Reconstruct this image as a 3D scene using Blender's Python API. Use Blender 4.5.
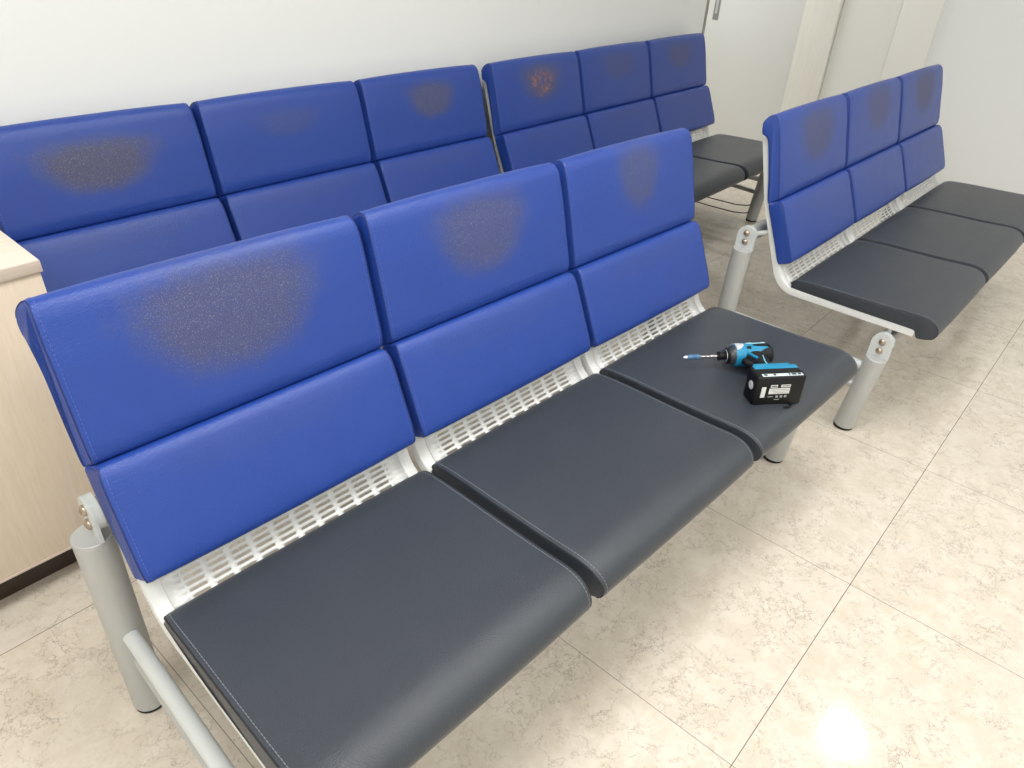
import bpy, bmesh, math, random
from mathutils import Vector, Matrix
random.seed(7)
for o in list(bpy.data.objects): bpy.data.objects.remove(o)
scene = bpy.context.scene
COL = scene.collection

# ------------------------------------------------------------------ camera
CAM_H = 1.29429
F_PX = 722.89
PITCH, ROLL, YAW = 0.574307, 0.053482, 0.701101
cy, sy, cp, sp = math.cos(YAW), math.sin(YAW), math.cos(PITCH), math.sin(PITCH)
fwd = Vector((cy*cp, sy*cp, -sp))
right = Vector((sy, -cy, 0.0))
up = right.cross(fwd)
r2 = math.cos(ROLL)*right + math.sin(ROLL)*up
u2 = -math.sin(ROLL)*right + math.cos(ROLL)*up
cam_data = bpy.data.cameras.new('camera')
cam = bpy.data.objects.new('camera', cam_data)
COL.objects.link(cam)
M = Matrix((r2, u2, -fwd)).transposed().to_4x4()
M.translation = Vector((0, 0, CAM_H))
cam.matrix_world = M
cam_data.sensor_width = 36
cam_data.lens = F_PX/1024*36
cam_data.clip_start = 0.02
scene.camera = cam

# ------------------------------------------------------------------ world, exposure
world = bpy.data.worlds.new('world'); scene.world = world
world.use_nodes = True
world.node_tree.nodes['Background'].inputs[0].default_value = (0.9, 0.95, 1, 1)
world.node_tree.nodes['Background'].inputs[1].default_value = 0.3
scene.view_settings.view_transform = 'Standard'
scene.view_settings.look = 'None'
scene.view_settings.gamma = 1.0
scene.view_settings.use_curve_mapping = False
scene.view_settings.exposure = 0.0

# room extents
X0, X1 = -1.9, 4.55
Y0, YB, Y1 = -2.7, 2.0, 3.3
ZC = 2.5

# ceiling lamps (the fittings themselves are built further down)
LAMP_POS = [(3.09, 0.05), (1.05, 0.05), (-0.95, 0.05), (3.09, -1.75), (1.05, -1.75), (-0.95, -1.75)]
PANEL_POS = [(-0.3, -1.15), (2.1, -1.15), (-0.7, 0.50), (1.15, 0.50), (4.05, 2.65)]
LAMP_W, PANEL_W = 4.8, 19.2
LAMP_COLOR = (1.0, 0.99, 0.975)
for (x, y) in LAMP_POS:
    l = bpy.data.lights.new('downlight_glow', 'AREA'); l.shape = 'DISK'; l.size = 0.17
    l.energy = LAMP_W; l.color = LAMP_COLOR
    o = bpy.data.objects.new('downlight_glow', l); COL.objects.link(o); o.location = (x, y, ZC-0.022)
for (x, y) in PANEL_POS:
    l = bpy.data.lights.new('panel_glow', 'AREA'); l.shape = 'RECTANGLE'; l.size = 1.2; l.size_y = 0.5
    l.energy = PANEL_W; l.color = LAMP_COLOR
    o = bpy.data.objects.new('panel_glow', l); COL.objects.link(o); o.location = (x, y, ZC-0.03)

# ------------------------------------------------------------------ node helpers
class NT:
    def __init__(self, name):
        self.m = bpy.data.materials.new(name); self.m.use_nodes = True
        self.t = self.m.node_tree
        self.b = self.t.nodes['Principled BSDF']
    def n(self, typ, ins=None, **kw):
        nd = self.t.nodes.new(typ)
        for k, v in kw.items(): setattr(nd, k, v)
        for k, v in (ins or {}).items(): self.set(nd.inputs[k], v)
        return nd
    def set(self, sock, v):
        if isinstance(v, bpy.types.NodeSocket): self.t.links.new(v, sock)
        elif isinstance(v, (tuple, list)) and len(v) == 3 and sock.type == 'RGBA': sock.default_value = (*v, 1)
        else: sock.default_value = v
    def math(self, op, a, b=0.0, c=0.0, clamp=False):
        nd = self.n('ShaderNodeMath', {0: a, 1: b, 2: c}, operation=op); nd.use_clamp = clamp
        return nd.outputs[0]
    def mix(self, f, a, b):
        nd = self.n('ShaderNodeMix', data_type='RGBA')
        self.set(nd.inputs[0], f); self.set(nd.inputs[6], a); self.set(nd.inputs[7], b)
        return nd.outputs[2]
    def sstep(self, v, lo, hi, a=0.0, b=1.0):
        return self.n('ShaderNodeMapRange', {0: v, 1: lo, 2: hi, 3: a, 4: b}, interpolation_type='SMOOTHSTEP').outputs[0]
    def noise(self, vec, scale, detail=2, rough=.5, dist=0.0):
        return self.n('ShaderNodeTexNoise', {'Vector': vec, 'Scale': scale, 'Detail': detail, 'Roughness': rough, 'Distortion': dist})
    def bump(self, h, strength, dist):
        nd = self.n('ShaderNodeBump', {'Height': h, 'Strength': strength, 'Distance': dist})
        self.set(self.b.inputs['Normal'], nd.outputs[0])
    def P(self, **kw):
        for k, v in kw.items(): self.set(self.b.inputs[k.replace('_', ' ')], v)
        return self.m
    def obj(self): return self.n('ShaderNodeTexCoord').outputs['Object']

def plain(name, col, rough=.5, metal=0.0, bump=None, spec=.5):
    q = NT(name); q.P(Base_Color=col, Roughness=rough, Metallic=metal)
    q.b.inputs['Specular IOR Level'].default_value = spec
    c = q.obj()
    nz = q.noise(c, 9.0, 3)
    q.set(q.b.inputs['Base Color'], q.mix(q.math('MULTIPLY', nz.outputs[0], .12), col, tuple(v*.75 for v in col)))
    if bump:
        q.bump(q.noise(c, bump[0], 3).outputs[0], bump[1], bump[2])
    return q.m

# ------------------------------------------------------------------ materials
def leather(name, base, scuff, speck, rough, worn):
    q = NT(name); c = q.obj()
    vor = q.n('ShaderNodeTexVoronoi', {'Vector': c, 'Scale': 430.0})
    nz = q.noise(c, 260.0, 3)
    soft = q.noise(c, 14.0, 4, .6)
    col = q.mix(q.math('MULTIPLY', q.sstep(soft.outputs[0], .35, .75), .10), base, tuple(v*1.5+.01 for v in base))
    ro = q.math('MULTIPLY_ADD', soft.outputs[0], .12, rough-.06)
    if worn:
        def at(nm): return q.n('ShaderNodeAttribute', attribute_name=nm, attribute_type='OBJECT').outputs['Fac']
        sep = q.n('ShaderNodeSeparateXYZ', {0: c})
        warp = q.noise(c, 30.0, 5, .65).outputs[0]
        dx = q.math('DIVIDE', q.math('SUBTRACT', sep.outputs[0], at('wear_x')), at('wear_rx'))
        dz = q.math('DIVIDE', q.math('SUBTRACT', sep.outputs[2], at('wear_z')), at('wear_rz'))
        # the patch narrows toward its lower end, like the back of a head
        nar = q.math('MULTIPLY_ADD', dz, -.28, 1.0)
        dx = q.math('MULTIPLY', dx, nar)
        d = q.math('POWER', q.math('ADD', q.math('POWER', q.math('ABSOLUTE', dx), 2.6), q.math('POWER', q.math('ABSOLUTE', dz), 2.6)), 1/2.6)
        d = q.math('ADD', d, q.math('MULTIPLY_ADD', warp, .5, -.25))
        patch = q.math('MULTIPLY', q.sstep(d, 1.12, .50), at('wear_amount'))
        grain = q.noise(c, 620.0, 2, .6)
        gr = q.sstep(grain.outputs[0], .40, .62)
        f = q.math('MULTIPLY', patch, q.math('MULTIPLY_ADD', gr, .35, .65), clamp=True)
        col = q.mix(f, col, scuff)
        fine = q.noise(c, 600.0, 3, .7, .6)
        sp_ = q.math('MULTIPLY', q.sstep(fine.outputs[0], .56, .68), q.math('MULTIPLY', patch, .75, clamp=True))
        col = q.mix(sp_, col, speck)
        blot = q.noise(c, 210.0, 3, .6)
        big = q.noise(c, 40.0, 2, .6)
        orf = q.math('MULTIPLY', q.sstep(q.math('ADD', blot.outputs[0], q.math('MULTIPLY', big.outputs[0], .7)), .86, 1.0),
                     q.math('MULTIPLY', q.sstep(d, .70, .35), at('wear_torn')))
        col = q.mix(orf, col, (.34, .13, .05))
        ro = q.math('ADD', ro, q.math('MULTIPLY', patch, .16))
    q.P(Base_Color=col, Roughness=ro)
    q.b.inputs['Specular IOR Level'].default_value = .5
    h = q.math('ADD', vor.outputs['Distance'], q.math('MULTIPLY', nz.outputs[0], .8))
    q.bump(h, .5, .0010)
    return q.m

M_BLUE = leather('blue_vinyl', (.014, .050, .275), (.066, .062, .092), (.34, .36, .43), .36, True)
M_GREY = leather('charcoal_vinyl', (.034, .040, .050), (.1, .1, .1), (.3, .3, .3), .38, False)
M_STITCH_B = plain('blue_thread', (.075, .13, .46), .7)
M_STITCH_G = plain('grey_thread', (.22, .24, .27), .7)
M_SEAM_B = plain('blue_seam_fold_shade', (.010, .022, .13), .6)  # vinyl colour darkened to paint the shade in the seam groove
M_SEAM_G = plain('charcoal_seam_fold_shade', (.012, .014, .018), .6)  # same painted groove shade for the charcoal seats
M_STEEL = plain('off_white_painted_steel', (.66, .67, .65), .36, bump=(420, .06, .0006))
M_LEG = plain('silver_grey_painted_steel', (.46, .468, .455), .36, .15, bump=(500, .05, .0005))
M_CAP = plain('light_grey_painted_cap', (.60, .63, .62), .4)
M_BOLT = plain('dull_nickel_bolt', (.42, .35, .28), .3, .9)
M_RUBBER = plain('black_rubber', (.012, .012, .012), .7)
M_DARK = plain('dark_gap', (.02, .02, .02), .8)
M_WIRE = plain('black_wire', (.02, .018, .016), .5)

def floor_mat():
    q = NT('marble_patterned_vinyl_tile'); c = q.obj()
    S, TX, TY = .59734, .85704, .14582
    sep = q.n('ShaderNodeSeparateXYZ', {0: c})
    ux = q.math('DIVIDE', q.math('SUBTRACT', sep.outputs[0], TX), S)
    uy = q.math('DIVIDE', q.math('SUBTRACT', sep.outputs[1], TY), S)
    def edge(u):
        fr = q.math('FRACT', q.math('ADD', u, 100.0))
        return q.math('MULTIPLY', q.math('MINIMUM', fr, q.math('SUBTRACT', 1.0, fr)), S)
    ex, ey = edge(ux), edge(uy)
    # a different cut of the pattern on every tile
    cell = q.n('ShaderNodeCombineXYZ', {0: q.math('FLOOR', ux), 1: q.math('FLOOR', uy), 2: 0.0})
    wn = q.n('ShaderNodeTexWhiteNoise', {'Vector': cell.outputs[0]}, noise_dimensions='3D')
    off = q.n('ShaderNodeVectorMath', {0: wn.outputs['Color'], 1: (9., 9., 9.)}, operation='MULTIPLY')
    v = q.n('ShaderNodeVectorMath', {0: c, 1: off.outputs[0]}, operation='ADD').outputs[0]
    w = q.noise(v, 7.0, 5, .62)
    wv = q.n('ShaderNodeVectorMath', {0: w.outputs['Color'], 1: (.30, .30, .30)}, operation='MULTIPLY')
    vw = q.n('ShaderNodeVectorMath', {0: v, 1: wv.outputs[0]}, operation='ADD').outputs[0]
    w2 = q.noise(v, 60.0, 3, .6)
    wv2 = q.n('ShaderNodeVectorMath', {0: w2.outputs['Color'], 1: (.03, .03, .03)}, operation='MULTIPLY')
    vw = q.n('ShaderNodeVectorMath', {0: vw, 1: wv2.outputs[0]}, operation='ADD').outputs[0]
    def vein(scale, detail, eps, off_, m_scale, lo, hi):
        o_ = q.n('ShaderNodeVectorMath', {0: v, 1: (off_, off_*.7, 3.1)}, operation='ADD').outputs[0]
        nn = q.noise(o_, scale, detail, .66, .25).outputs[0]
        ln = q.sstep(q.math('ABSOLUTE', q.math('SUBTRACT', nn, .5)), eps, eps*.15)
        mk = q.sstep(q.noise(o_, m_scale, 3, .6).outputs[0], lo, hi)
        return q.math('MULTIPLY', ln, mk)
    l1 = vein(5.0, 9, .0048, 1.7, 11.0, .42, .56)
    l2 = vein(7.5, 9, .0060, 5.3, 10.0, .43, .58)
    l3 = vein(13.0, 8, .0095, 8.9, 14.0, .44, .60)
    cloud = q.noise(v, 18.0, 7, .70, .3)
    big = q.noise(v, 3.5, 3, .5)
    grit = q.noise(v, 90.0, 5, .72)
    col = q.mix(q.sstep(cloud.outputs[0], .34, .66), (.630, .560, .462), (.712, .650, .560))
    col = q.mix(q.math('MULTIPLY', q.sstep(big.outputs[0], .45, .75), .30), col, (.61, .565, .49))
    col = q.mix(q.math('MULTIPLY', q.sstep(grit.outputs[0], .54, .70), .30), col, (.44, .385, .31))
    col = q.mix(q.math('MULTIPLY', l1, .66), col, (.22, .19, .15))
    col = q.mix(q.math('MULTIPLY', l2, .60), col, (.24, .20, .155))
    col = q.mix(q.math('MULTIPLY', l3, .50), col, (.26, .22, .17))
    j = q.math('MAXIMUM', q.sstep(ex, .0011, .0006, 0, .62), q.sstep(ey, .0011, .0006, 0, .85))
    col = q.mix(j, col, (.05, .045, .04))
    q.P(Base_Color=col, Roughness=.10)
    q.b.inputs['Specular IOR Level'].default_value = .42
    q.bump(q.noise(c, 30.0, 2).outputs[0], .02, .002)
    return q.m
M_FLOOR = floor_mat()

def wall_mat(name, col, rough=.55):
    q = NT(name); c = q.obj()
    n1 = q.noise(c, 2.2, 3)
    q.P(Base_Color=q.mix(q.math('MULTIPLY', n1.outputs[0], .25), col, tuple(v*.95 for v in col)), Roughness=rough)
    q.bump(q.noise(c, 170.0, 3).outputs[0], .06, .001)
    return q.m
M_WALL = wall_mat('white_wall_paint', (.80, .815, .80))
M_WALL2 = wall_mat('warm_white_panel', (.81, .81, .775))
M_DOOR = wall_mat('pale_door_laminate', (.76, .765, .745), .42)
M_CEIL = wall_mat('white_ceiling_board', (.86, .86, .84), .8)

def wood(name, a, b, sx, rough=.45, axis='Z'):
    q = NT(name); c = q.obj()
    sc = {'Z': (1, 1, .06), 'X': (.06, 1, 1)}[axis]
    mp = q.n('ShaderNodeMapping', {'Vector': c, 'Scale': sc})
    n1 = q.noise(mp.outputs[0], sx, 5, .65, .3)
    n2 = q.noise(mp.outputs[0], sx*4, 3, .6)
    f = q.math('ADD', q.math('MULTIPLY', n1.outputs[0], .7), q.math('MULTIPLY', n2.outputs[0], .3))
    q.P(Base_Color=q.mix(q.sstep(f, .36, .64), a, b), Roughness=rough)
    return q.m
M_TRIM = wood('cream_wood_trim', (.80, .785, .715), (.84, .825, .765), 60)
M_OAK = wood('pale_oak_laminate', (.70, .585, .455), (.74, .635, .51), 140, .5)
M_OAKTOP = wood('pale_oak_top', (.70, .60, .50), (.75, .66, .56), 60, .4, 'X')
M_OAKEDGE = wood('oak_edge_band', (.55, .46, .385), (.62, .53, .45), 60, .5, 'X')

# ------------------------------------------------------------------ mesh helpers
def finish(name, verts, faces, mat, parent=None, sharp=40, smooth=True, mats=None, fmat=None):
    me = bpy.data.meshes.new(name)
    me.from_pydata([tuple(v) for v in verts], [], faces)
    bm = bmesh.new(); bm.from_mesh(me)
    bmesh.ops.remove_doubles(bm, verts=bm.verts, dist=1e-6)
    bmesh.ops.recalc_face_normals(bm, faces=bm.faces)
    lim = math.radians(sharp)
    for e in bm.edges:
        e.smooth = not (len(e.link_faces) == 2 and e.calc_face_angle(0) > lim)
    for f in bm.faces: f.smooth = smooth
    bm.to_mesh(me); bm.free()
    if mats:
        for m_ in mats: me.materials.append(m_)
    else: me.materials.append(mat)
    o = bpy.data.objects.new(name, me); COL.objects.link(o)
    if parent: o.parent = parent
    return o

class MB:
    def __init__(s): s.v = []; s.f = []
    def add(s, v, f, mat=None):
        k = len(s.v); s.v += [(mat @ Vector(p)) if mat else Vector(p) for p in v]
        s.f += [tuple(i+k for i in q) for q in f]; return s
    def box(s, x0, x1, y0, y1, z0, z1, mat=None):
        v = [(x, y, z) for x in (x0, x1) for y in (y0, y1) for z in (z0, z1)]
        return s.add(v, [(0, 1, 3, 2), (4, 6, 7, 5), (0, 4, 5, 1), (2, 3, 7, 6), (0, 2, 6, 4), (1, 5, 7, 3)], mat)
    def rbox(s, x0, x1, y0, y1, z0, z1, r, mat=None, seg=2):
        bm = bmesh.new(); bmesh.ops.create_cube(bm, size=1)
        for v in bm.verts:
            v.co = Vector(((x0+x1)/2+v.co.x*(x1-x0), (y0+y1)/2+v.co.y*(y1-y0), (z0+z1)/2+v.co.z*(z1-z0)))
        bmesh.ops.bevel(bm, geom=bm.edges[:], offset=r, segments=seg, profile=.5, affect='EDGES')
        bm.verts.ensure_lookup_table()
        s.add([v.co.copy() for v in bm.verts], [tuple(v.index for v in f.verts) for f in bm.faces], mat); bm.free(); return s
    def lathe(s, prof, p0, p1, n=24, cap=True):
        # prof: list of (t along p0->p1 in metres, radius)
        p0, p1 = Vector(p0), Vector(p1); a = (p1-p0).normalized()
        u = a.orthogonal().normalized(); w = a.cross(u)
        v = []; f = []
        for t, r in prof:
            for k in range(n):
                an = 2*math.pi*k/n
                v.append(p0+a*t+u*(r*math.cos(an))+w*(r*math.sin(an)))
        for i in range(len(prof)-1):
            for k in range(n):
                f.append((i*n+k, i*n+(k+1) % n, (i+1)*n+(k+1) % n, (i+1)*n+k))
        if cap:
            f.append(tuple(range(n))[::-1]); f.append(tuple(range((len(prof)-1)*n, len(prof)*n)))
        return s.add(v, f)
    def tube(s, p0, p1, r, n=20, bev=.0008):
        L = (Vector(p1)-Vector(p0)).length
        return s.lathe([(0, r-bev), (bev, r), (L-bev, r), (L, r-bev)], p0, p1, n)
    def path(s, pts, r, n=10):
        pts = [Vector(p) for p in pts]; v = []; f = []
        ref = Vector((0, 0, 1))
        for i, p in enumerate(pts):
            t = (pts[min(i+1, len(pts)-1)]-pts[max(i-1, 0)]).normalized()
            u = t.cross(ref)
            if u.length < .05: u = t.cross(Vector((0, 1, 0)))
            u.normalize(); w = t.cross(u)
            for k in range(n):
                a = 2*math.pi*k/n; v.append(p+u*r*math.cos(a)+w*r*math.sin(a))
        for i in range(len(pts)-1):
            for k in range(n): f.append((i*n+k, i*n+(k+1) % n, (i+1)*n+(k+1) % n, (i+1)*n+k))
        f.append(tuple(range(n))); f.append(tuple(range((len(pts)-1)*n, len(pts)*n)))
        return s.add(v, f)
    def prism(s, poly, axis, a, b, mat=None):
        # poly in the two other axes, extruded along axis
        n = len(poly); v = []
        for h in (a, b):
            for p in poly:
                v.append({'x': (h, p[0], p[1]), 'y': (p[0], h, p[1]), 'z': (p[0], p[1], h)}[axis])
        f = [tuple(range(n))[::-1], tuple(range(n, 2*n))]+[(i, (i+1) % n, n+(i+1) % n, n+i) for i in range(n)]
        return s.add(v, f, mat)
    def build(s, name, mat, parent=None, sharp=40, smooth=True):
        return finish(name, s.v, s.f, mat, parent, sharp, smooth)

def catmull(pts, n, closed=False):
    out = []; N = len(pts)
    rng = range(N if closed else N-1)
    for i in rng:
        g = lambda k: pts[k % N] if closed else pts[max(0, min(N-1, k))]
        p0, p1, p2, p3 = g(i-1), g(i), g(i+1), g(i+2)
        for k in range(n):
            t = k/n
            out.append(tuple(.5*((2*b)+(-a+c)*t+(2*a-5*b+4*c-d)*t*t+(-a+3*b-3*c+d)*t**3) for a, b, c, d in zip(p0, p1, p2, p3)))
    if not closed: out.append(tuple(pts[-1]))
    return out

def thing(name, label, cat, loc=(0, 0, 0), rz=0, group=None):
    o = bpy.data.objects.new(name, None); COL.objects.link(o)
    o.location = loc; o.rotation_euler = (0, 0, rz); o.empty_display_size = .05
    o['label'] = label; o['category'] = cat
    if group: o['group'] = group
    return o
def struct(name, mb, mat, parent=None, **kw):
    o = mb.build(name, mat, parent, **kw)
    if not parent: o['kind'] = 'structure'
    return o

# ------------------------------------------------------------------ room shell
struct('floor', MB().box(X0-.1, X1+.1, Y0-.1, Y1+.1, -.08, 0), M_FLOOR, smooth=False)
struct('ceiling', MB().box(X0-.1, X1+.1, Y0-.1, Y1+.1, ZC, ZC+.08), M_CEIL, smooth=False)
XE = 3.735                       # end of the wall behind the benches
struct('wall_back', MB().box(X0-.1, XE, YB, YB+.12, 0, ZC), M_WALL, smooth=False)
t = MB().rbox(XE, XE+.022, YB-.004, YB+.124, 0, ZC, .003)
struct('wall_end_shade', t, plain('shaded_wall_edge', (.30, .29, .25), .5))  # added dark strip: shade on the rounded wall end, put into its colour
struct('wall_right', MB().box(X1, X1+.1, Y0-.1, Y1+.1, 0, ZC), M_WALL, smooth=False)
struct('wall_left', MB().box(X0-.1, X0, Y0-.1, YB+.1, 0, ZC), M_WALL, smooth=False)
struct('wall_front', MB().box(X0-.1, X1+.1, Y0-.1, Y0, 0, ZC), M_WALL, smooth=False)
struct('wall_passage', MB().box(XE-.9, X1+.1, Y1, Y1+.1, 0, ZC), M_WALL, smooth=False)
struct('wall_passage_side', MB().box(XE-.9, XE-.8, YB+.12, Y1, 0, ZC), M_WALL, smooth=False)
# end wall: sliding door, cream jamb, panel, second jamb
dr = struct('door_1', MB().rbox(X1-.035, X1-.001, 1.805, 2.44, .01, 2.05, .003), M_DOOR)
hp = MB().rbox(X1-.038, X1-.034, 2.325, 2.362, .815, 1.02, .0015)
h = hp.build('handle_plate', plain('brushed_grey_handle_plate', (.33, .33, .34), .35, .6), dr)
h['label'] = 'recessed grey pull plate'
g = MB().rbox(X1-.0395, X1-.0375, 2.336, 2.351, .85, .985, .0008)
g.build('finger_recess', plain('pale_recess', (.62, .63, .65), .4, .3), h)
struct('trim_2', MB().rbox(X1-.045, X1-.001, 1.607, 1.803, 0, 2.15, .004), M_TRIM)
struct('trim_3', MB().rbox(X1-.045, X1-.001, 2.442, 2.52, 0, 2.15, .004), M_TRIM)
struct('trim_4', MB().rbox(X1-.02, X1-.001, 1.105, 1.30, 0, ZC-.002, .003), wall_mat('cream_column_paint', (.83, .825, .785)))
struct('trim_5', MB().rbox(X1-.012, X1-.001, 1.302, 1.605, 0, ZC-.002, .002), M_WALL2)

# ------------------------------------------------------------------ cushions
PITCHX = .528
def prep(ctrl, n=6):
    pr = catmull([(c[0], c[1], c[2], c[3]) for c in ctrl], n, closed=True)
    N = len(pr); nor = []
    # signed area for outward normals
    A = sum(pr[i][0]*pr[(i+1) % N][1]-pr[(i+1) % N][0]*pr[i][1] for i in range(N))
    sg = 1 if A > 0 else -1
    for i in range(N):
        a, b = pr[i-1], pr[(i+1) % N]
        t = Vector((b[0]-a[0], b[1]-a[1])); t.normalize()
        nor.append(Vector((t.y*sg, -t.x*sg)))
    return pr, nor
def cushion(name, ctrl, W, mat, thread, seam, r=.0055, crown=.0045):
    """closed side profile (y, z, corner inset, is-face 0..1) swept across x with rounded ends"""
    pr, nor = prep(ctrl); N = len(pr)
    cols = []
    TH = [0, .2, .42, .66, .85, 1.0]
    for k in TH:
        th = k*math.pi/2
        cols.append((-1, r*(1-math.sin(th)), r*(1-math.cos(th))))
    cols = [(s, a, b) for s, a, b in cols]
    mids = [-.9, -.75, -.5, -.25, 0, .25, .5, .75, .9]
    V = []; F = []
    def point(i, xn, inset, xin):
        y, z, e, fc = pr[i]; hw = W/2-e
        if xn is None: pass
        x = xn*(hw-xin) if xin is not None else xn*hw
        cr = crown*max(0, min(1, fc))*(1-abs(x/(W/2))**3.0)
        n = nor[i]
        return (x, y-n.x*inset+n.x*cr, z-n.y*inset+n.y*cr)
    rows = []
    for (s, a, b) in cols: rows.append([point(i, -1, a, b) for i in range(N)])
    for m in mids:
        rows.append([point(i, m*(1-r/(W/2)), 0, 0) for i in range(N)])
    for (s, a, b) in reversed(cols): rows.append([point(i, 1, a, b) for i in range(N)])
    for rr in rows: V += rr
    for j in range(len(rows)-1):
        for i in range(N):
            F.append((j*N+i, j*N+(i+1) % N, (j+1)*N+(i+1) % N, (j+1)*N+i))
    F.append(tuple(range(N))); F.append(tuple(range((len(rows)-1)*N, len(rows)*N)))
    o = finish(name, V, F, mat, sharp=75)
    # stitching along both sides of the face: one thread that dips under the vinyl between stitches
    for side in (-1, 1):
        line = []; wl = []
        for i in range(N):
            y, z, e, fc = pr[i]; n = nor[i]
            if fc > .5:
                x = side*(W/2-max(-.01, e)-.0085); cr = crown*min(1, fc)*(1-abs(x/(W/2))**3.0)
                line.append((Vector((x, y+n.x*cr, z+n.y*cr)), Vector((0, n.x, n.y))))
            if fc > .25:
                wl.append((side*(W/2-max(-.01, e)-.0013), y-n.x*.0013, z-n.y*.0013))
        dense = []; d = 0.0; step = .0017
        for (a, na), (b, nb) in zip(line, line[1:]):
            L = (b-a).length
            if L > .08: continue
            k0 = math.ceil(d/step-1e-9)
            while k0*step < d+L:
                u = (k0*step-d)/L
                ph = k0 % 4
                lift = (.00045, .00045, .00045, -.0012)[ph]
                dense.append(a.lerp(b, u)+na.lerp(nb, u)*lift); k0 += 1
            d += L
        MB().path(dense, .00055, 5).build('stitching', thread, o)
        MB().path(wl, .00115, 6).build('seam', seam, o)
    return o
# control points: y, z, corner inset, face flag. Start at the back, run round the front face
UPPER = [(.5235, .6045, .001, 0), (.507, .6105, .006, 0), (.4965, .6190, .008, .4), (.4972, .640, .007, 1), (.505, .672, .007, 1), (.516, .716, .007, 1), (.528, .765, .007, 1),
         (.539, .803, .007, 1), (.5475, .829, .008, 1), (.5570, .8425, .010, 1), (.5700, .8465, .010, 1), (.5820, .841, .006, .7), (.5900, .828, .000, .4), (.5910, .812, -.003, .2),
         (.5865, .7935, -.003, 0), (.5765, .789, -.003, 0), (.5665, .7800, -.003, 0), (.5560, .742, -.001, 0), (.5390, .675, -.001, 0)]
LOWER = [(.4480, .4330, .002, 0), (.4340, .4320, .005, 0), (.4160, .4385, .010, .3), (.4090, .4490, .007, .9), (.4170, .4750, .005, 1), (.4330, .512, .005, 1), (.4510, .553, .005, 1),
         (.4670, .589, .005, 1), (.4775, .6075, .007, .8), (.4895, .6150, .009, .3), (.5080, .6095, .008, 0), (.5195, .6030, .001, 0), (.5140, .583, .000, 0), (.4930, .535, .000, 0), (.4690, .480, .001, 0)]
SEAT = [(.3780, .3670, .003, 0), (.3885, .3700, .005, 0), (.3930, .3780, .006, .3), (.3885, .3885, .007, .6), (.3740, .3955, .004, 1), (.3400, .4005, .003, 1), (.2700, .4040, .003, 1), (.1900, .4060, .003, 1), (.1000, .4090, .003, 1),
        (.0500, .4120, .003, 1), (.0150, .4130, .003, 1), (-.0100, .4080, .004, 1), (-.0280, .3955, .006, 1), (-.0370, .3780, .008, .8), (-.0330, .3600, .008, .5), (-.0190, .3490, .008, .2), (.0000, .3440, .007, 0), (.0110, .3445, .005, 0),
        (.0165, .3530, .002, 0), (.0210, .3640, .000, 0), (.0350, .3675, 0, 0), (.1200, .3675, 0, 0), (.2500, .3675, 0, 0)]
proto_upper = cushion('upper_back_cushion', UPPER, .525, M_BLUE, M_STITCH_B, M_SEAM_B)
proto_lower = cushion('lower_back_cushion', LOWER, .523, M_BLUE, M_STITCH_B, M_SEAM_B)
proto_seat = cushion('seat_cushion', SEAT, .514, M_GREY, M_STITCH_G, M_SEAM_G, crown=.004)

# ------------------------------------------------------------------ steel shell of one seat
OUT = [(.5870, .782), (.5720, .730), (.5350, .6016), (.4950, .500), (.4640, .424), (.4480, .388), (.4260, .363), (.4000, .3495), (.3700, .3460), (.3000, .3462), (.1900, .3465), (.0205, .3475)]
line = catmull(OUT, 7)
line = [Vector(p) for p in line]
def offs(line, d):
    out = []
    for i, p in enumerate(line):
        t = (line[min(i+1, len(line)-1)]-line[max(0, i-1)]).normalized()
        out.append(p+Vector((t.y, -t.x))*d)      # toward the sitter
    return out
INN = offs(line, -.0215)
if INN[0].x > line[0].x: INN = offs(line, .0215)
WS = .509
def rail_mesh(side):
    x1 = side*WS/2; x0 = side*(WS/2-.0245)
    mb = MB(); v = []; f = []
    b = .0016
    ins = offs(line, 0)
    for p, q in zip(line, INN):
        d = (q-p).normalized()
        # channel: outer flange, face strip
        v += [(x1, p.x, p.y), (x1, q.x-d.x*b, q.y-d.y*b), (x1-side*b, q.x, q.y), (x0, q.x, q.y),
              (x0, q.x-d.x*.003, q.y-d.y*.003), (x1-side*.0035, q.x-d.x*.003, q.y-d.y*.003), (x1-side*.0035, p.x, p.y)]
    n = 7
    for i in range(len(line)-1):
        for k in range(n): f.append((i*n+k, i*n+(k+1) % n, (i+1)*n+(k+1) % n, (i+1)*n+k))
    f.append(tuple(range(n))); f.append(tuple(range((len(line)-1)*n, len(line)*n)))
    mb.add(v, f); return mb
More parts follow.
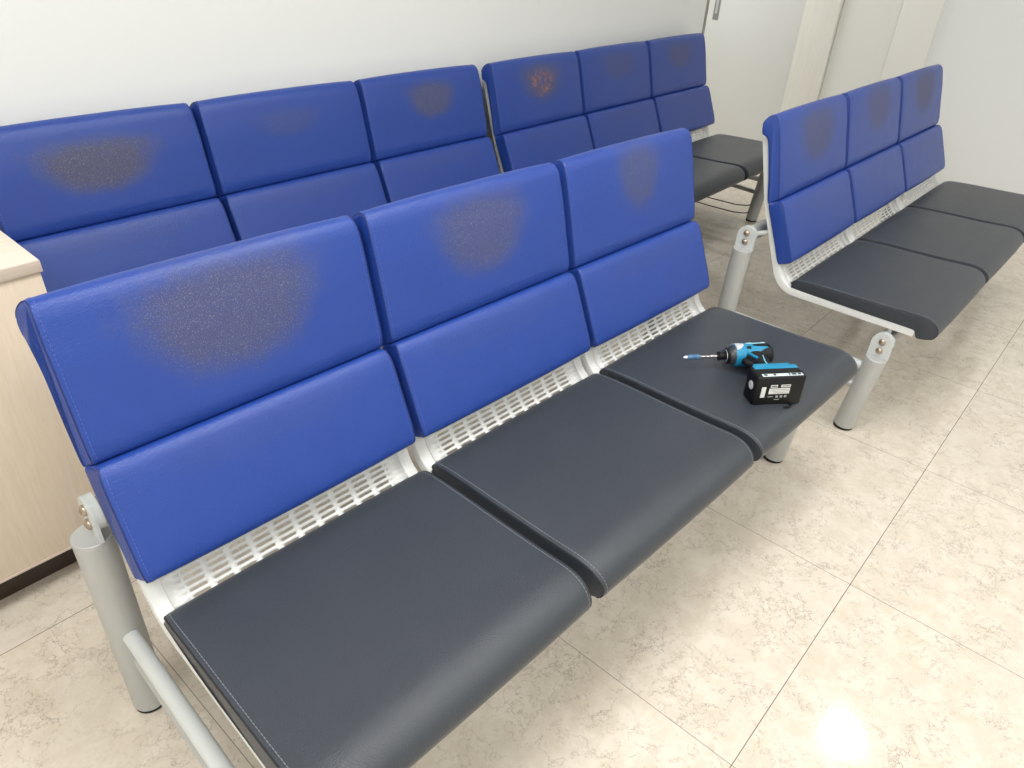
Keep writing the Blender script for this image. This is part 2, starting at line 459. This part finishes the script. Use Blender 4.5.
def shell_mesh():
    # panel between the rails with slotted ventilation rows in the bend
    S = [0.0]
    for a, b in zip(INN, INN[1:]): S.append(S[-1]+(b-a).length)
    def at(s):
        s = max(0, min(S[-1], s))
        for i in range(len(S)-1):
            if s <= S[i+1]:
                u = (s-S[i])/(S[i+1]-S[i]); p = INN[i].lerp(INN[i+1], u)
                t = (INN[i+1]-INN[i]).normalized(); return p, t
        return INN[-1], t
    # arc length where z = .45 (hidden under the lower cushion)
    s0 = next(S[i] for i, p in enumerate(INN) if p.y < .462)
    rows, pitch, slot = 10, .0106, .0050
    xs0, xs1, ncol = -.204, .196, 10
    cp_ = (xs1-xs0)/ncol; sl = .0285
    hw = WS/2-.0252
    V = []; F = []
    def P(x, s, dd=0):
        p, t = at(s); return (x, p.x+dd*-t.y, p.y+dd*t.x)
    def quadstrip(xa, xb, sa, sb, ns):
        for k in range(ns):
            a, b = sa+(sb-sa)*k/ns, sa+(sb-sa)*(k+1)/ns; i = len(V)
            V.extend([P(xa, a), P(xb, a), P(xb, b), P(xa, b)]); F.append((i, i+1, i+2, i+3))
    s1 = s0+rows*pitch
    quadstrip(-hw, hw, 0, s0, 14); quadstrip(-hw, hw, s1, S[-1]-.002, 24)
    for r_ in range(rows):
        sa, sb = s0+r_*pitch, s0+(r_+1)*pitch
        quadstrip(-hw, xs0, sa, sb, 2); quadstrip(xs1, hw, sa, sb, 2)
        for c in range(ncol):
            xa, xb = xs0+c*cp_, xs0+(c+1)*cp_
            cx, cs = (xa+xb)/2, (sa+sb)/2
            rr = slot/2; L = sl/2-rr
            inner = []; outer = []
            for k in range(16):
                an = 2*math.pi*(k+.5)/16; ca, sa_ = math.cos(an), math.sin(an)
                inner.append((cx+(L if ca > 0 else -L)+rr*ca, cs+rr*sa_))
            # outer ring: 16 points on the rectangle incl. corners
            def rect(i):
                q = [(1, .33), (1, 1), (.5, 1), (.15, 1), (-.15, 1), (-.5, 1), (-1, 1), (-1, .33), (-1, -.33), (-1, -1), (-.5, -1), (-.15, -1), (.15, -1), (.5, -1), (1, -1), (1, -.33)][i]
                return (cx+q[0]*cp_/2, cs+q[1]*pitch/2)
            i0 = len(V)
            for k in range(16): V.append(P(*rect(k)))
            for k in range(16): V.append(P(*inner[k]))
            for k in range(16): F.append((i0+k, i0+(k+1) % 16, i0+16+(k+1) % 16, i0+16+k))
    return V, F
sv, sf = shell_mesh()
proto_shell = finish('seat_shell', sv, sf, M_STEEL, sharp=60)
md = proto_shell.modifiers.new('thickness', 'SOLIDIFY'); md.thickness = .0010; md.offset = 0
dg = bpy.context.evaluated_depsgraph_get()
me2 = bpy.data.meshes.new_from_object(proto_shell.evaluated_get(dg)); proto_shell.modifiers.clear(); proto_shell.data = me2
proto_rails = [rail_mesh(s).build('side_rail', M_STEEL, sharp=50) for s in (-1, 1)]

# ------------------------------------------------------------------ one complete bench
RB_Y, RB_Z = .5600, .488       # rear beam
FB_Y, FB_Z = .0880, .298       # front beam
LX = .0105                      # leg axis beyond the seat module
def leg_part(parent, x, ybot, ytop, ztop, wide, side):
    a = Vector((x, ybot, .010)); b = Vector((x, ytop, ztop))
    L = (b-a).length; R = .0302
    leg = MB().lathe([(0, R-.001), (.001, R), (L-.006, R), (L-.0052, R-.0009), (L-.0044, R), (L-.0015, R), (L, R-.0015), (L, .001)], a, b, 36).build('leg', M_LEG, parent)
    ft = MB().lathe([(0, R-.003), (.0015, R-.0015), (.0098, R-.0015), (.012, R-.004)], (x, ybot-.0004, 0), (x, ybot, .012), 32).build('rubber_foot', M_RUBBER, leg)
    # bracket plate rising from the cap
    pl = []
    H = .070 if not wide else .076
    w0 = .030
    n = 12
    cyy = ytop
    pl = [(cyy+w0, ztop-.001), (cyy+w0, ztop+H-w0*1.0)]
    for k in range(n+1):
        an = math.pi*k/n; pl.append((cyy+w0*math.cos(an), ztop+H-w0+w0*math.sin(an)*1.0))
    pl.append((cyy-w0, ztop-.001))
    xs = x+side*.006
    br = MB().prism(pl, 'x', xs-.003, xs+.003)
    # rim around the back of the plate
    br.lathe([(0, .0285), (.0, .030), (.012, .030), (.012, .0285)], (xs+side*.002, cyy, ztop+H-.030), (xs+side*.014, cyy, ztop+H-.030), 24)
    bk = br.build('bracket', M_CAP, leg)
    for dz in ((.0205, .0490)):
        px = xs-side*.003
        b0 = Vector((px, cyy, ztop+dz)); b1 = b0+Vector((-side*.0075, 0, 0))
        MB().lathe([(0, .0096), (.0018, .0100), (.0042, .0088), (.0066, .0058), (.0080, .0014)], b0, b1, 18).build('bolt', M_BOLT, leg)
    return leg

def make_bench(ends=None):
    root = thing('bench', 'x', 'bench')
    for s in range(3):
        for p in (proto_upper, proto_lower, proto_seat):
            c = p if (s == 0) else dup_one(p)
            c.parent = root; c.location = ((s+.5)*PITCHX, 0, 0)
            if s:
                for g in p.children:
                    d = dup_one(g); d.parent = c
        sh = proto_shell if s == 0 else dup_one(proto_shell)
        sh.parent = root; sh.location = ((s+.5)*PITCHX, 0, 0)
        for rl in proto_rails:
            r_ = rl if s == 0 else dup_one(rl)
            r_.parent = root; r_.location = ((s+.5)*PITCHX, 0, 0)
    Wd = 3*PITCHX
    ends = [(1, -LX), (-1, Wd+LX)]
    MB().tube((-.002, RB_Y, RB_Z), (Wd+.002, RB_Y, RB_Z), .0235, 28).build('beam', M_LEG, root)
    MB().tube((-.002, FB_Y, FB_Z), (Wd+.002, FB_Y, FB_Z), .0235, 28).build('beam', M_LEG, root)
    for s in range(3):
        for sd in (-1, 1):
            x = (s+.5)*PITCHX+sd*(WS/2-.016)
            MB().tube((x, FB_Y, FB_Z+.015), (x, FB_Y-.004, .3495), .0075, 14).build('support_arm', M_STEEL, root)
            MB().tube((x, RB_Y-.012, RB_Z+.004), (x, .5035, .5115), .0075, 14).build('support_arm', M_STEEL, root)
    for side, x in ends:
        lr = leg_part(root, x, .5758, .5600, .4508, False, side)
        lf = leg_part(root, x, .1080, .0850, .2600, True, side)
        MB().path([(x, .560, .223), (x, .30, .223), (x, .110, .219)], .0140, 18).build('stretcher', M_CAP, root)
        MB().path([(x, .562, .158), (x, .30, .158), (x, .112, .150)], .0115, 18).build('stretcher', M_LEG, root)
    return root
def dup_one(o):
    c = o.copy(); COL.objects.link(c); return c
def copy_tree(o, parent=None):
    c = o.copy(); COL.objects.link(c)
    if parent: c.parent = parent
    for ch in list(o.children): copy_tree(ch, c)
    return c

bench0 = make_bench()
BEN = [  # x, y, rotation, label
    (.18476, .45347, -.042915, 'nearest blue and charcoal three-seat bench, with the power driver lying on its far seat'),
    (.39731, 1.37584, -.012583, 'blue three-seat bench along the back wall on the left, beside the pale oak cabinet'),
    (2.10444, .29652, -.015248, 'blue three-seat bench standing free at the right, both near-end legs in full view'),
    (2.02936, 1.34028, .011692, 'blue three-seat bench by the back wall with an orange torn patch on one backrest')]
benches = [bench0]+[copy_tree(bench0) for _ in range(3)]
# the two benches along the back wall are coupled end to end: the right one rests its left end on its neighbour's legs
for c in list(benches[3].children):
    if c.name.split('.')[0] in ('leg', 'stretcher'):
        xs = [v.co.x for v in c.data.vertices]
        if sum(xs)/len(xs) < 0:
            for g_ in list(c.children): bpy.data.objects.remove(g_)
            bpy.data.objects.remove(c)
for z_ in (.086, .045):
    MB().path([(1.590, .112, z_), (1.545, .135, z_), (1.518, .18, z_), (1.510, .32, z_), (1.518, .46, z_), (1.545, .52, z_), (1.590, .555, z_)], .0030, 8).build('wire_rod', M_WIRE, benches[3])
for b, (x, y, th, lab) in zip(benches, BEN):
    b.location = (x, y, 0); b.rotation_euler = (0, 0, th); b['label'] = lab; b['category'] = 'bench'; b['group'] = 'three-seat waiting room benches'
# worn patches: amount, x, z, rx, rz, torn
WEAR = {0: [(.80, .000, .762, .160, .095, 0), (.72, .006, .760, .130, .085, 0), (.62, .010, .775, .090, .085, 0)],
        1: [(1.0, -.010, .745, .150, .068, 0), (.30, -.005, .770, .110, .040, 0), (.80, .015, .765, .110, .062, 0)],
        2: [(.72, .012, .765, .135, .090, 0), (.68, .015, .775, .130, .088, 0), (.80, .008, .775, .130, .088, 0)],
        3: [(.75, .010, .765, .130, .075, 1.0), (.40, .010, .775, .14, .060, 0), (.60, .0, .775, .13, .060, 0)]}
for bi, b in enumerate(benches):
    ups = sorted([c for c in b.children if c.name.startswith('upper_back_cushion')], key=lambda c: c.location.x)
    lows = sorted([c for c in b.children if c.name.startswith('lower_back_cushion')], key=lambda c: c.location.x)
    for c in lows:
        for k, v in zip(('wear_amount', 'wear_x', 'wear_z', 'wear_rx', 'wear_rz', 'wear_torn'), (.10, 0.0, .585, .20, .03, 0.0)): c[k] = float(v)
    for c, w in zip(ups, WEAR[bi]):
        for k, v in zip(('wear_amount', 'wear_x', 'wear_z', 'wear_rx', 'wear_rz', 'wear_torn'), w): c[k] = float(v)
        if bi == 3 and w[5]: c['label'] = 'backrest cushion with an orange torn patch'

# ------------------------------------------------------------------ cabinet
cb = thing('cabinet', 'pale oak low cabinet at the left edge beside the back bench', 'cabinet', (-.15, 1.68, 0))
cx1 = .348; cx0 = -.65; ox, oy = -.15, 1.68
def lb(x0, x1, y0, y1, z0, z1, r=.0015): return MB().rbox(x0-ox, x1-ox, y0-oy, y1-oy, z0, z1, r)
CF = 1.424
lb(cx0, cx1, CF, 1.86, .102, .716).build('body', M_OAK, cb)
lb(cx0-.002, cx1+.003, CF-.004, 1.865, .716, .740, .002).build('top', M_OAKTOP, cb)
lb(cx0-.002, cx1+.0035, CF-.0052, CF-.0035, .7165, .7385, .0006).build('edge_band', M_OAKEDGE, cb)
lb(cx0, cx1, CF-.0012, CF+.018, .098, .1035, .001).build('bottom_edge_strip', M_OAKEDGE, cb)
lb(cx0+.02, cx1-.03, CF+.066, 1.84, 0, .102).build('plinth', plain('dark_brown_plinth', (.045, .03, .02), .6), cb)

# ------------------------------------------------------------------ impact driver lying on the far seat
def driver():
    TEAL = plain('teal_blue_plastic', (.010, .235, .42), .35)
    BLK = plain('black_rubberised_plastic', (.007, .007, .009), .55, spec=.3)
    SIL = plain('light_grey_metal_case', (.62, .64, .66), .35, .3)
    CHR = plain('chromed_steel', (.75, .75, .74), .18, 1.0)
    WHT = plain('white_print', (.82, .84, .84), .5)
    NAVY = plain('translucent_blue_sleeve', (.07, .17, .31), .3)
    root = thing('impact_driver', 'teal and black cordless impact driver lying on its side on the charcoal seat', 'power tool')
    # head, axis = local x (tip at +x)
    body = MB().lathe([(0, .0235), (.006, .0268), (.020, .0280), (.055, .0282), (.078, .0270), (.084, .0252)], (-.046, 0, 0), (.05, 0, 0), 40).build('motor_housing', TEAL, root)
    MB().lathe([(0, .014), (.002, .0220), (.007, .0258), (.0115, .0266), (.0125, .0225)], (-.0575, 0, 0), (.0, 0, 0), 36).build('rear_cap', BLK, root)
    MB().lathe([(0, .0250), (.004, .0244), (.012, .0208), (.0165, .0175)], (.0335, 0, 0), (.06, 0, 0), 36).build('hammer_case', plain('dark_grey_metal_case', (.05, .055, .06), .35, .3), root)
    MB().lathe([(0, .0178), (.001, .0195), (.0055, .0195), (.0075, .0165)], (.0485, 0, 0), (.09, 0, 0), 36).build('bumper_ring', BLK, root)
    MB().lathe([(0, .0168), (.0012, .0172), (.0022, .0165)], (.0562, 0, 0), (.09, 0, 0), 36).build('steel_ring', CHR, root)
    MB().lathe([(0, .0075), (.002, .0092), (.011, .0092), (.012, .0104), (.0155, .0104), (.0165, .0085)], (.058, 0, 0), (.1, 0, 0), 28).build('chuck', BLK, root)
    bit = MB().lathe([(0, .0030), (.080, .0030)], (.072, 0, 0), (.16, 0, 0), 12).build('driver_bit', CHR, root)
    MB().lathe([(0, .0040), (.002, .0062), (.012, .0066), (.013, .0056), (.020, .0056), (.021, .0066), (.029, .0062), (.032, .0042)], (.119, 0, 0), (.16, 0, 0), 20).build('sleeve', NAVY, bit)
    MB().lathe([(0, .0036), (.005, .0036), (.008, .0022), (.0105, .0008)], (.150, 0, 0), (.17, 0, 0), 12).build('bit_tip', WHT, bit)
    # curved overlays following the housing
    def patch(name, mat, outline, lift, par, R=.0282):
        # outline: list of (x, angle from +z toward -y in degrees); filled as a strip grid between lower and upper edges
        mb = MB(); v = []; f = []
        n = len(outline); m = 8
        for (x, a0, a1) in outline:
            for k in range(m+1):
                a = math.radians(a0+(a1-a0)*k/m)
                v.append((x, -(R+lift)*math.sin(a), (R+lift)*math.cos(a)))
            for k in range(m+1):
                a = math.radians(a0+(a1-a0)*k/m)
                v.append((x, -(R-.002)*math.sin(a), (R-.002)*math.cos(a)))
        w = 2*(m+1)
        for i in range(n-1):
            for k in range(m):
                f.append((i*w+k, i*w+k+1, (i+1)*w+k+1, (i+1)*w+k))
                f.append((i*w+m+1+k, (i+1)*w+m+1+k, (i+1)*w+m+2+k, i*w+m+2+k))
            f.append((i*w, (i+1)*w, (i+1)*w+m+1, i*w+m+1)); f.append((i*w+m, i*w+2*m+1, (i+1)*w+2*m+1, (i+1)*w+m))
        f.append(tuple(range(m+1))+tuple(range(2*m+1, m, -1))); e = (n-1)*w
        f.append(tuple(e+q for q in range(m+1))+tuple(e+q for q in range(2*m+1, m, -1)))
        return mb.add(v, f).build(name, mat, par)
    patch('grip_inlay', BLK, [(-.046, 0, 17), (-.036, -2, 17), (-.024, -3, 17), (-.012, 0, 14), (-.006, 4, 9)], .0010, body)
    patch('grip_inlay', BLK, [(-.046, -86, -14), (-.034, -88, -18), (-.022, -90, -30), (-.010, -92, -40), (.000, -92, -52)], .0012, body)
    patch('vent_slot', BLK, [(.001, -16, -3), (.006, -19, 0), (.012, -14, -4)], .0010, body)
    patch('name_strip', plain('pale_aqua_print', (.45, .75, .80), .4), [(-.040, 21, 39), (-.010, 21, 39), (.006, 23, 37)], .0008, body)
    patch('case_flash', SIL, [(.0165, 8, 26), (.024, -10, 50), (.0372, -22, 70)], .0006, body)
    # maker's name on the strip
    cu = bpy.data.curves.new('lettering', 'FONT'); cu.body = 'makita'; cu.size = .0085; cu.extrude = .0002; cu.align_x = 'CENTER'; cu.align_y = 'CENTER'
    tmp = bpy.data.objects.new('tmp', cu); COL.objects.link(tmp); bpy.context.view_layer.update()
    me = bpy.data.meshes.new_from_object(tmp.evaluated_get(bpy.context.evaluated_depsgraph_get())); bpy.data.objects.remove(tmp)
    me.materials.append(plain('dark_teal_print', (.01, .16, .24), .5)); tx = bpy.data.objects.new('lettering', me); COL.objects.link(tx); tx.parent = body
    a = math.radians(30); nrm = Vector((0, -math.sin(a), math.cos(a))); xx = Vector((-1, 0, 0)); yy = nrm.cross(xx)
    mm = Matrix((xx, yy, nrm)).transposed().to_4x4(); mm.translation = nrm*.0292+Vector((-.018, 0, 0)); tx.matrix_local = mm
    body.rotation_euler.x = math.radians(-14)
    # handle: lofted ovals from the head down (local +y) to the foot
    def loft(secs, name, mat, par, n=24):
        v = []; f = []
        for (cx_, y, rx, rz) in secs:
            for k in range(n):
                an = 2*math.pi*k/n; c_, s_ = math.cos(an), math.sin(an)
                sg = lambda q: (abs(q)**.8)*(1 if q >= 0 else -1)
                v.append((cx_+rx*sg(c_), y, rz*sg(s_)))
        for i in range(len(secs)-1):
            for k in range(n): f.append((i*n+k, i*n+(k+1) % n, (i+1)*n+(k+1) % n, (i+1)*n+k))
        f.append(tuple(range(n))); f.append(tuple(range((len(secs)-1)*n, len(secs)*n)))
        return MB().add(v, f).build(name, mat, par, sharp=50)
    grip = loft([(-.006, .008, .034, .0225), (-.008, .022, .030, .0200), (-.010, .036, .0215, .0175), (-.012, .055, .0195, .0165), (-.014, .075, .0195, .0165), (-.013, .090, .022, .0175), (-.008, .100, .030, .021)], 'grip', BLK, root)
    loft([(.014, .022, .010, .0085), (.0165, .032, .0125, .0085), (.0145, .044, .0110, .0085), (.0085, .054, .0060, .0075)], 'trigger', BLK, root, 16)
    # teal swoosh over the grip side
    sw = MB()
    pts = [(.012, .018), (.008, .030), (.004, .040), (.000, .048)]
    for (a0, b0), (a1, b1) in zip(pts, pts[1:]):
        sw.tube((a0, b0, .0175), (a1, b1, .0165), .0035, 10)
    sw.build('side_stripe', TEAL, grip)
    sw = MB(); sw.tube((-.020, .030, .0150), (-.012, .060, .0148), .0022, 8); sw.tube((-.012, .060, .0148), (-.010, .078, .0152), .0022, 8)
    sw.build('side_stripe', plain('light_teal_line', (.20, .55, .68), .4), grip)
    # foot
    foot = MB().rbox(-.050, .044, .097, .122, -.030, .030, .007, seg=3).build('foot', BLK, root)
    MB().rbox(-.046, .040, .1005, .117, .0285, .0325, .0018).build('side_stripe', TEAL, foot)
    MB().rbox(-.030, .030, .093, .103, -.018, .022, .004).build('foot_top', TEAL, foot)
    # battery
    bat = MB().rbox(-.056, .059, .118, .169, -.0368, .0368, .0065, seg=3).build('battery_pack', plain('matte_black_plastic', (.006, .006, .007), .5, spec=.28), root)
    MB().rbox(-.052, .050, .1175, .1330, .0350, .0378, .0012).build('side_panel', TEAL, bat)
    MB().rbox(-.048, .046, .1550, .1650, .0356, .0373, .0006).build('printed_strip', plain('pale_grey_print', (.62, .72, .76), .5), bat)
    st = MB()
    for (a0, a1) in ((-.044, -.036), (-.033, -.022), (-.019, -.015), (.014, .020), (.034, .042)):
        st.box(a0, a1, .1570, .1630, .0371, .0376)
    st.build('strip_marks', BLK, bat)
    LB = plain('white_label', (.72, .72, .70), .5)
    yb = .1690
    lab = MB(); lab.box(-.021, .027, yb-.0005, yb+.0006, -.006, .008); lab.box(-.021, .001, yb-.0005, yb+.0006, .0105, .0165); lab.box(.009, .025, yb-.0005, yb+.0006, .0105, .0165)
    lab.build('label', LB, bat)
    lab = MB(); lab.box(.035, .045, yb-.0005, yb+.0006, -.014, .012); lab.build('label', LB, bat)
    mk = MB()
    for k in range(3): mk.box(-.017+k*.010, -.0115+k*.010, yb-.0004, yb+.0005, -.0155, -.0105)
    mk.box(.015, .027, yb-.0004, yb+.0005, -.0135, -.0120); mk.box(-.001, .011, yb-.0004, yb+.0005, -.0210, -.0198)
    mk.build('label_symbols', plain('grey_print', (.40, .40, .40), .5), bat)
    ln = MB()
    for k in range(3): ln.box(-.019, .023-.004*k, yb+.0004, yb+.0009, .0045-.0038*k, .0052-.0038*k)
    ln.box(-.019, -.002, yb+.0004, yb+.0009, .0125, .0148); ln.box(.011, .023, yb+.0004, yb+.0009, .0122, .0150)
    ln.build('label_print', plain('dark_print', (.12, .12, .12), .5), bat)
    lab2 = MB().lathe([(0, .010), (.0008, .0098)], (.0587, .146, .006), (.066, .146, .006), 20); lab2.build('round_sticker', LB, bat)
    for z in (.020, -.012): MB().rbox(-.0590, -.0545, .150, .158, z-.003, z+.003, .001).build('catch', BLK, bat)
    MB().path([(-.030, .140, -.0365), (-.030, .176, -.0345), (-.024, .181, -.034), (-.010, .181, -.034)], .0022, 8).build('belt_hook', BLK, root)
    return root
dv = driver()
ang = math.atan2(.64, -.77)
dv.rotation_mode = 'XYZ'
tilt = math.radians(2.6)
R1 = Matrix.Rotation(ang, 4, 'Z') @ Matrix.Rotation(tilt, 4, 'X')
R1.translation = Vector((1.5055, .5425, .4418))
dv.matrix_world = R1

# ------------------------------------------------------------------ ceiling lights (fittings)
def emit(name, col, s):
    q = NT(name); q.P(Base_Color=(.8, .8, .8)); q.set(q.b.inputs['Emission Color'], col); q.b.inputs['Emission Strength'].default_value = s; return q.m
M_DIFF = emit('lit_diffuser', (1, .985, .95), 7.0)
for i, (x, y) in enumerate(LAMP_POS):
    r_ = thing('downlight', 'round recessed downlight in the white ceiling', 'ceiling light', (x, y, ZC-.001), 0, 'round downlights in the ceiling')
    MB().lathe([(0, .085), (0, .115), (.006, .113), (.018, .090), (.018, .085)], (0, 0, 0), (0, 0, -.1), 40, cap=False).build('trim_ring', M_CAP, r_)
    MB().lathe([(0, .084), (.004, .084)], (0, 0, -.012), (0, 0, -.1), 40).build('diffuser', M_DIFF, r_)
for i, (x, y) in enumerate(PANEL_POS):
    r_ = thing('ceiling_panel_light', 'rectangular panel light in the white ceiling', 'ceiling light', (x, y, ZC-.001), 0, 'panel lights in the ceiling')
    f = MB()
    for bx in ((-.62, .62, -.27, -.25), (-.62, .62, .25, .27), (-.62, -.60, -.25, .25), (.60, .62, -.25, .25)): f.box(*bx, -.02, 0)
    f.build('frame', M_CAP, r_, smooth=False)
    MB().box(-.60, .60, -.25, .25, -.014, -.002).build('diffuser', emit('panel_diffuser', (1, .985, .95), 3.0), r_, smooth=False)
